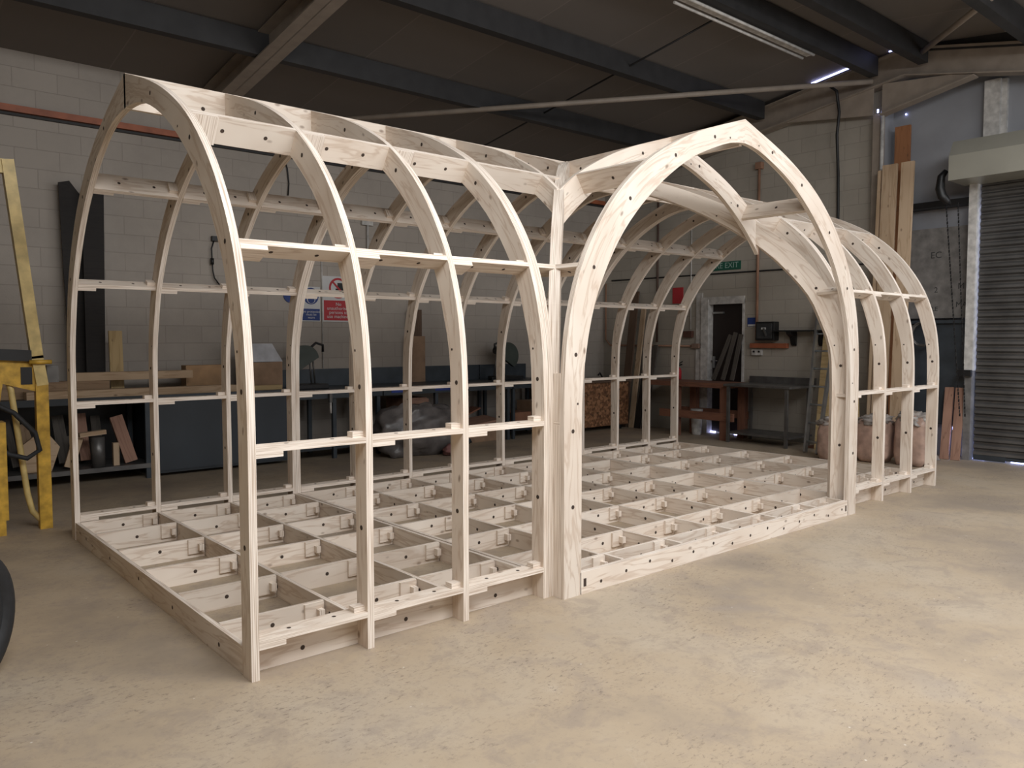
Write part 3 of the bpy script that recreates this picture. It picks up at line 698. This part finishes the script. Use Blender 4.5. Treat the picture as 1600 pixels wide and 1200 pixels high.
# ------------------------------------------------------------------ back wall benches
# open shelf bench at the far left
ob = thing('storage_bench', 'long dark bench with an open lower shelf of timber offcuts', 'bench', (.2, 6.3, 0))
obj('bench_top', MB().box(-2.4, 1.33, 5.92, 6.76, .86, .93), DARKC, ob)
obj('lower_shelf', MB().box(-2.4, 1.32, 5.92, 6.70, .12, .17), STEEL, ob)
obj('back_panel', MB().box(-2.4, 1.32, 6.70, 6.74, .17, .86), BLACK, ob)
for x in (-2.35, -.5, 1.28):
    for y in (5.96, 6.66): obj('leg', MB().box(x-.025, x+.025, y-.025, y+.025, 0, .86), BLUEG, ob)
cb = thing('bench_cabinet', 'dark blue grey bench cupboard with plain front behind the left ribs', 'cabinet', (2.1, 6.3, 0))
obj('carcass', MB().box(1.34, 2.95, 5.93, 6.74, .04, .88), DARKC, cb)
obj('worktop', MB().box(1.335, 2.97, 5.88, 6.76, .88, .93), BLUEG, cb)
for x0, x1 in ((1.36, 2.14), (2.16, 2.93)): obj('door_panel', MB().box(x0, x1, 5.915, 5.93, .07, .86), plain('cupboard_front', (.040, .050, .062), .45, var=.15, scale=2), cb)
def steel_bench(x0, x1, label, legs, shelf=True):
    t = thing('steel_bench', label, 'bench', ((x0+x1)/2, 6.3, 0))
    obj('bench_top', MB().box(x0, x1, 5.88, 6.72, .87, .905).box(x0, x1, 5.88, 5.90, .79, .87), BLUEG, t)
    obj('upstand', MB().box(x0, x1, 6.72, 6.76, .905, 1.14), BLUEG, t)
    for x in legs:
        for y in (5.94, 6.64): obj('leg', MB().box(x-.025, x+.025, y-.025, y+.025, 0, .87), BLUEG, t)
    if shelf: obj('undershelf', MB().box(x0+.03, x1-.03, 5.95, 6.68, .12, .15), DARKC, t)
    return t
steel_bench(3.0, 4.28, 'blue grey steel bench under the safety signs', (3.58, 4.24))
b2 = steel_bench(4.30, 6.60, 'blue grey steel bench behind the brown boards, blue scuffs along its edge', (5.2, 6.55), False)
obj('blue_strip', MB().box(4.42, 4.85, 5.875, 5.88, .82, .86), MIRROR, b2); obj('blue_strip', MB().box(5.15, 5.6, 5.875, 5.88, .82, .865), MIRROR, b2)
steel_bench(6.62, 7.62, 'blue grey steel bench carrying the second mitre saw', (6.66, 7.58))
pg = thing('hanging_clamp', 'short white handled clamp hanging on the bench edge', 'clamp', (3.5, 5.85, .7))
obj('jaw', MB().box(3.47, 3.51, 5.84, 5.875, .74, .88), STEEL, pg); obj('handle', MB().tube([(3.49, 5.855, .76), (3.49, 5.85, .60)], .014, 8), WHITE, pg)
# offcuts
random.seed(3)
for k, x in enumerate([-.55, -.3, -.12, .05, .22, .36, .5, .62, .72, .84]):
    h_ = random.uniform(.22, .52); l = random.uniform(-.10, .10); w = random.uniform(.06, .13)
    m = random.choice([W_OFF, W_OFF, W_PINK, W_GREY])
    tag(obj('timber_offcut', MB().bar((x, 6.20+.04*(k % 3), .215), (x+l, 6.44, .215+h_), w, .035, up=(0, 1, .2)), m),
        'short timber offcut standing among others on the open lower shelf', 'offcut', 'timber offcuts crowded on the open lower shelf')
tag(obj('timber_offcut', MB().bar((1.13, 6.06, .19), (1.0, 6.14, .70), .13, .05, up=(0, 1, 0)), W_PINK), 'tall pinkish offcut leaning at the cupboard end of the lower shelf', 'offcut')
tag(obj('timber_offcut', MB().bar((.60, 6.0, .53), (.86, 6.0, .55), .08, .045), W_TALL), 'short pale offcut lying flat across the tops of the other offcuts', 'offcut')
tag(obj('timber_offcut', MB().poly([(.12, 6.02, .172), (.34, 6.02, .172), (.42, 6.02, .42), (.28, 6.02, .62), (.05, 6.02, .44)], (0, .04, 0)), W_TALL), 'pale angular board offcut standing at the front of the shelf', 'offcut')
tag(obj('timber_offcut', MB().box(.93, .99, 5.98, 6.04, .172, .42), W_TALL), 'thin pale upright offcut between the grey tin and the leaning pink offcut', 'offcut')
tag(obj('timber_offcut', MB().bar((.50, 6.02, .19), (.60, 6.06, .50), .10, .035, up=(0, 1, 0)), W_TALL), 'pale slanting offcut just left of the grey tin', 'offcut')
tag(obj('timber_offcut', MB().box(-.30, -.18, 5.96, 6.02, .172, .55), W_PINK), 'upright offcut seen beneath the yellow machine hose', 'offcut')
tag(obj('paint_tin', MB().tube([(.78, 6.0, .172), (.78, 6.0, .50)], .07, 16), STEEL), 'grey metal tin standing in front of the offcuts', 'tin')
# planks lying on bench
pl = [((.15, 6.05, .935), (2.3, 6.05, .975), .16, .075, 'long pine plank lying along the front of the bench, lowest of the stack'),
      ((.1, 6.25, 1.01), (1.3, 6.25, 1.02), .14, .07, 'pine plank lying on top of the long front plank at its left end'),
      ((.62, 6.2, 1.12), (1.85, 6.22, 1.10), .15, .10, 'thick pine beam lying uppermost on the bench stack')]
tag(obj('pine_plank', MB().box(.12, 2.3, 5.95, 6.12, .93, 1.01), W_TALL), 'long pine plank lying along the front edge of the bench', 'plank', None)
tag(obj('pine_plank', MB().box(-.6, .95, 6.14, 6.32, .93, 1.10), W_OFF), 'short thick plank behind the long front plank at the machine end', 'plank')
tag(obj('pine_plank', MB().box(.62, 1.85, 6.13, 6.30, 1.102, 1.19), W_TALL), 'pine beam lying raised on top of the bench stack', 'plank')
tag(obj('pine_block', MB().box(1.84, 2.32, 6.33, 6.50, .93, 1.24), plain('orange_ply_block', (.42, .25, .12), .6)), 'orange tinted box-shaped timber block at the end of the bench stack', 'block')
tag(obj('pine_plank', MB().box(2.36, 2.9, 6.0, 6.12, .93, .985), W_YEL), 'small pale plank lying beside the white topped box', 'plank')
tag(obj('leaning_block_board', MB().bar((1.09, 6.38, .94), (1.09, 6.42, 1.65), .14, .03, up=(0, 1, 0)), W_YEL), 'yellow pine board leaning on the wall beside the tall black sheets', 'board')
tag(obj('black_sheet', MB().poly([(.66, 6.58, .93), (.90, 6.58, .93), (.92, 6.64, 3.05), (.72, 6.66, 3.33), (.61, 6.66, 3.30)], (0, .02, 0)), W_BLACK), 'tall black board with angled top leaning on the wall behind the end arch', 'sheet')
tag(obj('black_sheet', MB().poly([(.80, 6.48, .93), (.99, 6.48, .93), (1.05, 6.56, 3.30), (.82, 6.56, 3.24)], (0, .02, 0)), W_BLACK), 'narrow tall black board leaning just inside the first bay', 'sheet')
tag(obj('brown_board', MB().box(5.22, 5.50, 6.64, 6.67, .908, 1.60), CARD), 'lower tan board standing upright against the wall on the bench', 'board')
tag(obj('brown_board', MB().box(5.26, 5.47, 6.68, 6.71, .908, 2.0), W_BROWN), 'taller dark brown board standing behind the tan board', 'board')
# white topped box
wb = thing('cardboard_carton', 'cardboard carton with white open flaps on the bench', 'carton', (2.75, 6.35, .93))
obj('carton_body', MB().box(2.52, 3.0, 6.2, 6.5, .935, 1.27), CARD, wb)
obj('white_flaps', MB().poly([(2.42, 6.2, 1.50), (2.86, 6.2, 1.50), (3.0, 6.2, 1.27), (2.52, 6.2, 1.26)], (0, .01, 0)).poly([(2.86, 6.2, 1.50), (3.0, 6.2, 1.27), (3.0, 6.5, 1.27), (2.86, 6.5, 1.45)], (.005, 0, 0)), plain('white_card', (.55, .56, .60), .6), wb)
# mitre saws
def mitre(x, y, z, label, s=1.0, flip=1):
    t = thing('mitre_saw', label, 'saw', (x, y, z))
    obj('base', MB().box(x-.20*s, x+.22*s, y-.16, y+.16, z, z+.06).box(x-.27*s, x-.2*s, y-.05, y+.05, z, z+.05), BLACK, t, .006)
    mb = MB()
    for k in range(2): mb.tube([(x+flip*(.10+.05*k), y+.10, z+.05), (x+flip*(.06+.05*k), y+.08, z+.42)], .012, 8)
    obj('pivot_arm', mb, STEEL, t)
    mb = MB(); cxx, cz = x-flip*.04, z+.38; n = 22
    prf = [(cxx+.19*s*math.cos(a), cz+.19*s*math.sin(a)) for a in [PI*(.95)-k*PI*1.25/n*1.0 for k in range(n+1)]]
    if flip > 0: prf = [(2*cxx-a, b_) for a, b_ in prf]
    mb.poly([(a, y-.03, b_) for a, b_ in prf], (0, .06, 0))
    obj('blade_guard', mb, DGREEN, t)
    obj('motor', MB().tube([(x+flip*.02, y+.03, z+.45), (x+flip*.02, y+.22, z+.47)], .065, 14), BLACK, t)
    obj('handle', MB().tube([(x+flip*.02, y, z+.52), (x+flip*.12, y, z+.60), (x+flip*.22, y, z+.57), (x+flip*.22, y, z+.48)], .018, 8), BLACK, t)
    return t
mitre(3.40, 6.3, .905, 'black and grey mitre saw with a tall frame below the blue safety sign', 1.0, 1)
mitre(6.85, 6.35, .905, 'mitre saw with dark green round guard on the far bench', 1.15, -1)
# signs on back wall
rY = (PI/2, 0, 0)
s1 = tag(obj('safety_sign', MB().box(3.56, 3.84, 6.785, 6.797, 1.80, 2.28), SIGNW), 'blue and white eye protection safety sign on the block wall', 'sign')
mb = MB(); mb.tube([(3.70, 6.781, 2.15), (3.70, 6.785, 2.15)], .115, 28); obj('blue_disc', mb, BLUE, s1)
mb = MB(); mb.tube([(3.70, 6.777, 2.11), (3.70, 6.781, 2.11)], .065, 20).box(3.63, 3.77, 6.776, 6.781, 2.135, 2.20); obj('face_symbol', mb, SIGNW, s1)
mb = MB(); mb.box(3.635, 3.765, 6.772, 6.776, 2.175, 2.20).tube([(3.70, 6.772, 2.10), (3.70, 6.776, 2.10)], .05, 18); obj('face_symbol_shade', mb, BLUE, s1)
obj('goggles_symbol', MB().box(3.638, 3.694, 6.768, 6.772, 2.135, 2.172).box(3.706, 3.762, 6.768, 6.772, 2.135, 2.172), SIGNW, s1)
obj('blue_panel', MB().box(3.57, 3.83, 6.781, 6.785, 1.815, 1.975), BLUE, s1)
text('Eye protection\nmust be\nworn', s1, (3.70, 6.779, 1.895), .048, SIGNW, rY)
s2 = tag(obj('prohibition_sign', MB().box(3.88, 4.36, 6.785, 6.797, 1.80, 2.44), SIGNW), 'red and white no unauthorised persons sign beside the blue sign', 'sign')
obj('red_panel', MB().box(3.895, 4.345, 6.781, 6.785, 1.82, 2.10), RED, s2)
text('No\nunauthorised\npersons to\nuse machines', s2, (4.12, 6.779, 1.96), .068, SIGNW, rY)
ring = MB()
for k in range(32):
    a, b_ = 2*PI*k/32, 2*PI*(k+1)/32
    P = [(4.12+r*math.cos(q), 6.781, 2.275+r*math.sin(q)) for q, r in ((a, .145), (b_, .145), (b_, .115), (a, .115))]
    ring.face(P[::-1])
ring.bar((4.03, 6.779, 2.365), (4.21, 6.779, 2.185), .003, .026, up=(1, 0, 1)); obj('red_ring', ring, RED, s2)
obj('hand_symbol', MB().box(4.11, 4.20, 6.782, 6.785, 2.22, 2.35).box(4.08, 4.11, 6.782, 6.785, 2.22, 2.27), BLACK, s2)
tag(obj('safety_sign', MB().tube([(3.40, 6.785, 2.15), (3.40, 6.797, 2.15)], .10, 24), BLUE), 'round blue sign half hidden behind the doubled back rib', 'sign')
tag(obj('hanging_lead', MB().box(2.34, 2.43, 6.74, 6.80, 2.80, 2.86).tube([(2.36, 6.75, 2.80), (2.33, 6.75, 2.7), (2.335, 6.75, 2.55), (2.34, 6.75, 2.42), (2.36, 6.75, 2.33), (2.42, 6.75, 2.25)], .009, 8).tube([(2.335, 6.75, 2.58), (2.335, 6.75, 2.50)], .022, 8), BLACK), 'black lead dangling from a small wall fitting', 'cable')
tag(obj('hanging_lead', MB().tube([(3.34, 6.78, 3.96), (3.38, 6.78, 3.85), (3.40, 6.78, 3.65), (3.385, 6.78, 3.49)], .010, 8), BLACK), 'thin dark wire hanging high on the wall below the orange rail', 'cable')
tag(obj('mounted_conduit', MB().tube([(4.60, 6.77, 3.22), (4.60, 6.77, 2.2)], .018, 8).box(4.50, 4.68, 6.75, 6.80, 3.20, 3.30), WHITE), 'white conduit with small box high on the wall behind the middle ribs', 'pipe')
tag(obj('mounted_conduit', MB().tube([(3.87, 6.785, 3.7), (3.87, 6.785, 1.15)], .008, 8), WHITE), 'slim conduit running down between the two safety signs', 'pipe')

# under-bench clutter
pb = thing('polythene_wrapped_bundle', 'big grey polythene wrapped bundle slumped under the bench', 'bundle', (4.65, 5.55, 0))
obj('body', MB().blob((4.62, 5.55, .30), (.60, .30, .38), 5, .28, .8, 40, 24, zmin=.001), plain('grey_polythene', (.155, .14, .135), .3, var=.5, scale=5), pb)
obj('coloured_rags', MB().blob((5.13, 5.45, .16), (.22, .2, .16), 8, .4, .9, 26, 16, zmin=.001), plain('teal_rag', (.04, .065, .085), .6, var=.6, scale=14), pb)
tag(obj('pink_rag', MB().blob((4.90, 5.12, .08), (.15, .09, .08), 12, .4, .9, 22, 14, zmin=.001), plain('dusky_pink_rag', (.26, .12, .11), .8, var=.4)), 'dusky pink rag in front of the polythene bundle', 'rag')
tag(obj('timber_crate', MB().box(4.72, 5.12, 6.05, 6.5, .0, .72).box(4.70, 5.14, 6.03, 6.05, .1, .24).box(4.70, 5.14, 6.03, 6.05, .34, .48).box(4.70, 5.14, 6.03, 6.05, .56, .70), W_PINK), 'tall brown slatted crate under the bench behind the bundle', 'crate')
tag(obj('scrap_board', MB().obox((6.05, 6.2, .285), (.40, 0, .04), (0, .2, .02), (0, 0, .015)), W_PINK), 'reddish scrap board lying on the pile under the far bench', 'board')
tag(obj('scrap_board', MB().obox((5.95, 6.25, .42), (.22, 0, .08), (0, .12, 0), (-.003, 0, .012)), W_RED), 'small tilted scrap of wood topping the pile under the far bench', 'board')
tag(obj('cardboard_box', MB().box(5.62, 6.42, 5.98, 6.45, .0, .20), CARD, None, .004), 'flat cardboard box holding up the scrap boards', 'box')
tag(obj('cardboard_box', MB().box(6.72, 7.10, 6.0, 6.4, .155, .40), plain('red_carton', (.26, .12, .07), .8), None, .004), 'red brown carton on the undershelf of the saw bench', 'box')
tag(obj('cardboard_box', MB().box(7.14, 7.52, 6.0, 6.4, .155, .56), CARD, None, .004), 'taller cardboard carton on the undershelf of the saw bench', 'box')
# OSB cabinet
oc = thing('chipboard_cabinet', 'brown strand board cabinet on low feet behind the right back ribs', 'cabinet', (8.4, 6.2, 0))
obj('carcass', MB().box(7.72, 9.18, 5.78, 6.60, .08, .82), OSB, oc)
obj('side_panel', MB().box(7.70, 7.72, 5.77, 6.6, .08, .84), W_BROWN, oc)
obj('top_panel', MB().box(7.68, 9.22, 5.74, 6.62, .82, .85), W_BROWN, oc)
for x in (7.85, 9.0):
    for y in (5.85, 6.5): obj('foot', MB().box(x-.04, x+.04, y-.04, y+.04, 0, .08), BLACK, oc)
tag(obj('hand_tool', MB().box(8.52, 8.84, 6.0, 6.14, .85, .89).tube([(8.80, 6.05, .90), (8.74, 6.05, .97), (8.70, 6.05, .93)], .015, 8), BLACK), 'black hand tool lying on the strand board cabinet', 'tool')
# corner boards
for (y, w, h_, m, lab) in ((5.80, .10, 2.1, W_TALL, 'pale plank leaning in the corner behind the last back ribs'), (5.66, .11, 1.55, W_BLACK, 'black board leaning beside the pale corner plank'), (5.52, .10, 1.45, W_GREY, 'grey board leaning beside the black corner board'), (5.99, .16, 2.4, W_BROWN, 'dark brown board leaning deepest in the corner')):
    tag(obj('corner_board', MB().bar((9.28, y, 0), (9.60, y, h_), .03, w, up=(0, 1, 0)), m), lab, 'board')

# ------------------------------------------------------------------ yellow machine at the left edge
ym = thing('yellow_hoist_machine', 'yellow painted lifting machine with a tall bent arm and black hose', 'hoist', (-.3, 4.05, 0))
obj('tall_arm', MB().bar((-.275, 4.0, 2.97), (-.115, 4.0, 1.40), .085, .085, up=(0, 1, 0)).bar((-.118, 4.0, 1.42), (-.085, 4.0, 1.18), .085, .085, up=(0, 1, 0)), YPALE, ym)
obj('front_leg', MB().box(-.135, -.045, 3.96, 4.04, 0, 1.19), YELLOW, ym)
obj('top_bracket', MB().box(-.50, -.24, 3.97, 4.03, 2.86, 2.97), YPALE, ym)
mb = MB().poly([(-1.1, 3.98, .90), (-.40, 3.98, .95), (-.36, 3.98, 1.20), (-.13, 3.98, 1.13), (-.13, 3.98, 1.38), (-1.1, 3.98, 1.45)], (0, .30, 0))
obj('body', mb, YELLOW, ym)
obj('black_cover', MB().obox((-.62, 4.12, 1.45), (.46, 0, -.03), (0, .18, 0), (0, 0, .045)), BLACK, ym)
obj('control_opening', MB().box(-.235, -.155, 3.975, 3.982, 1.19, 1.33), BLACK, ym)
obj('control_box', MB().box(-.045, .04, 4.0, 4.12, 1.20, 1.34), STEEL, ym)
obj('pivot_pin', MB().tube([(-.18, 3.94, 1.37), (-.02, 3.94, 1.37)], .018, 10), YELLOW, ym)
obj('bent_tube', MB().tube([(-.33, 4.02, 1.26), (-.30, 4.02, 1.15), (-.21, 4.02, .30), (-.18, 4.02, .15), (-.12, 4.02, .07), (-.06, 4.02, .05)], .024, 10), YPALE, ym)
obj('hose', MB().tube([(-.75, 3.92, 1.18), (-.42, 3.92, 1.04), (-.30, 3.92, .97), (-.16, 3.91, .80), (-.13, 3.91, .66), (-.22, 3.91, .60), (-.34, 3.92, .64), (-.6, 3.93, .84), (-.8, 3.95, 1.0)], .020, 10), RUBBER, ym)
obj('rear_leg', MB().box(-.52, -.36, 3.90, 4.1, .12, .90).box(-.50, -.38, 3.9, 4.08, 0, .12), YELLOW, ym)
wh = thing('wheel_with_added_truck', 'large black wheel at the left edge, with an unseen truck body added for its shadow', 'lift truck', (-2.0, 1.4, 0))
mb = MB(); n = 40; prof = [(.20, -.055), (.27, -.06), (.30, -.05), (.31, -.02), (.31, .02), (.30, .05), (.27, .06), (.20, .055)]
WC = Vector((-.995, .72, .312)); dirw = Vector((.62, .78, 0)).normalized(); axw = Vector((dirw.y, -dirw.x, 0))
def wp(r, o, a): return WC+dirw*(r*math.cos(a))+Vector((0, 0, r*math.sin(a)))+axw*o
for k in range(n):
    a, b_ = 2*PI*k/n, 2*PI*(k+1)/n
    for (r0, o0), (r1, o1) in zip(prof, prof[1:]+prof[:1]): mb.face([wp(r0, o0, a), wp(r1, o1, a), wp(r1, o1, b_), wp(r0, o0, b_)], None, 0, True)
obj('tyre', mb, RUBBER, wh)
obj('hub', MB().tube([WC-axw*.05, WC+axw*.05], .205, 28), RUBBER, wh)
obj('added_truck_body', MB().poly([(-1.36, .55, .32), (-1.36, 2.5, .32), (-1.36, 2.5, 1.5), (-1.36, 1.6, 1.7), (-1.36, .75, 1.7), (-1.36, .55, 1.2)], (-1.3, 0, 0)), YELLOW, wh, .03)  # unseen body added to block light and shade the floor on the left
obj('axle', MB().tube([WC-axw*.04, WC-axw*.6], .04, 12), BLACK, wh)
obj('overhead_guard', MB().bar((-1.4, .8, 1.7), (-1.4, .8, 2.3), .06, .06, up=(0, 1, 0)).bar((-1.4, 2.3, 1.5), (-1.4, 2.3, 2.3), .06, .06, up=(0, 1, 0)).bar((-1.4, .8, 2.3), (-1.4, 2.3, 2.3), .06, .06).bar((-2.6, .8, 1.7), (-2.6, .8, 2.3), .06, .06, up=(0, 1, 0)).bar((-2.6, .8, 2.3), (-1.4, .8, 2.3), .06, .06), YELLOW, wh)
obj('rear_wheel', MB().tube([(-1.5, 2.2, .26), (-1.7, 2.2, .26)], .26, 24), RUBBER, wh)
obj('far_wheel', MB().tube([(-2.3, 2.2, .26), (-2.5, 2.2, .26)], .26, 24).tube([(-2.3, .9, .31), (-2.5, .9, .31)], .31, 24), RUBBER, wh)

# ------------------------------------------------------------------ batten light
bl = thing('ceiling_light', 'unlit white twin batten light hung under the roof purlin', 'light', (6.7, 1.82, 5.0))
obj('batten_body', MB().box(5.35, 7.95, 1.77, 1.85, 5.05, 5.10), WHITE, bl)
for y in (1.735, 1.885): obj('tube', MB().tube([(5.38, y, 5.035), (7.92, y, 5.035)], .016, 10), WHITE, bl)
obj('suspension_rod', MB().tube([(7.35, 1.81, 5.1), (7.35, 1.81, rz(1.81))], .006, 6).tube([(5.7, 1.81, 5.1), (5.7, 1.81, rz(1.81))], .006, 6), STEEL, bl)

# ------------------------------------------------------------------ light
def area(name, loc, target, sx, sy, power, col):
    l = bpy.data.lights.new(name, 'AREA'); l.shape = 'RECTANGLE'; l.size = sx; l.size_y = sy; l.energy = power; l.color = col
    o = bpy.data.objects.new(name, l); C.objects.link(o); o.location = loc
    o.rotation_euler = (Vector(target)-Vector(loc)).to_track_quat('-Z', 'Y').to_euler(); return o
area('rooflight_front', (1.2, -3.2, 4.42), (1.9, -1.0, 0), 5.6, 1.7, 350, (.985, .985, .985))
area('rooflight_middle', (6.2, -2.4, 4.5), (6.2, -1.2, 0), 4.0, 1.6, 105, (.975, .985, 1.0))
area('daylight_from_open_door', (6.6, -7.2, 2.0), (4.5, 0, 0.3), 4.5, 2.6, 75, (.97, .985, 1.0))
area('shutter_side_daylight', (9.0, -4.4, 3.4), (6.5, 1.0, .4), 2.0, 1.6, 65, (.90, .95, 1.0))
w = bpy.data.worlds.new('World'); bpy.context.scene.world = w; w.use_nodes = True
w.node_tree.nodes['Background'].inputs[0].default_value = (.55, .62, .9, 1); w.node_tree.nodes['Background'].inputs[1].default_value = 1.5

# ------------------------------------------------------------------ camera
cam = bpy.data.cameras.new('camera'); co = bpy.data.objects.new('camera', cam); C.objects.link(co)
P = (-1.4016, -3.4463, 1.5529); f_px = 1245.88; yaw, pitch, roll = .7085, -.0561, -.0004
F = Vector((math.sin(yaw)*math.cos(pitch), math.cos(yaw)*math.cos(pitch), math.sin(pitch)))
Rr = Vector((math.cos(yaw), -math.sin(yaw), 0)); U = Rr.cross(F)
c_, s_ = math.cos(roll), math.sin(roll); R2 = Rr*c_+U*s_; U2 = -Rr*s_+U*c_
co.matrix_world = Matrix(((R2.x, U2.x, -F.x, P[0]), (R2.y, U2.y, -F.y, P[1]), (R2.z, U2.z, -F.z, P[2]), (0, 0, 0, 1)))
cam.sensor_width = 36; cam.lens = f_px/1600*36; cam.clip_end = 100
bpy.context.scene.camera = co
vs = bpy.context.scene.view_settings; vs.view_transform = 'Standard'; vs.look = 'None'; vs.exposure = 0.0
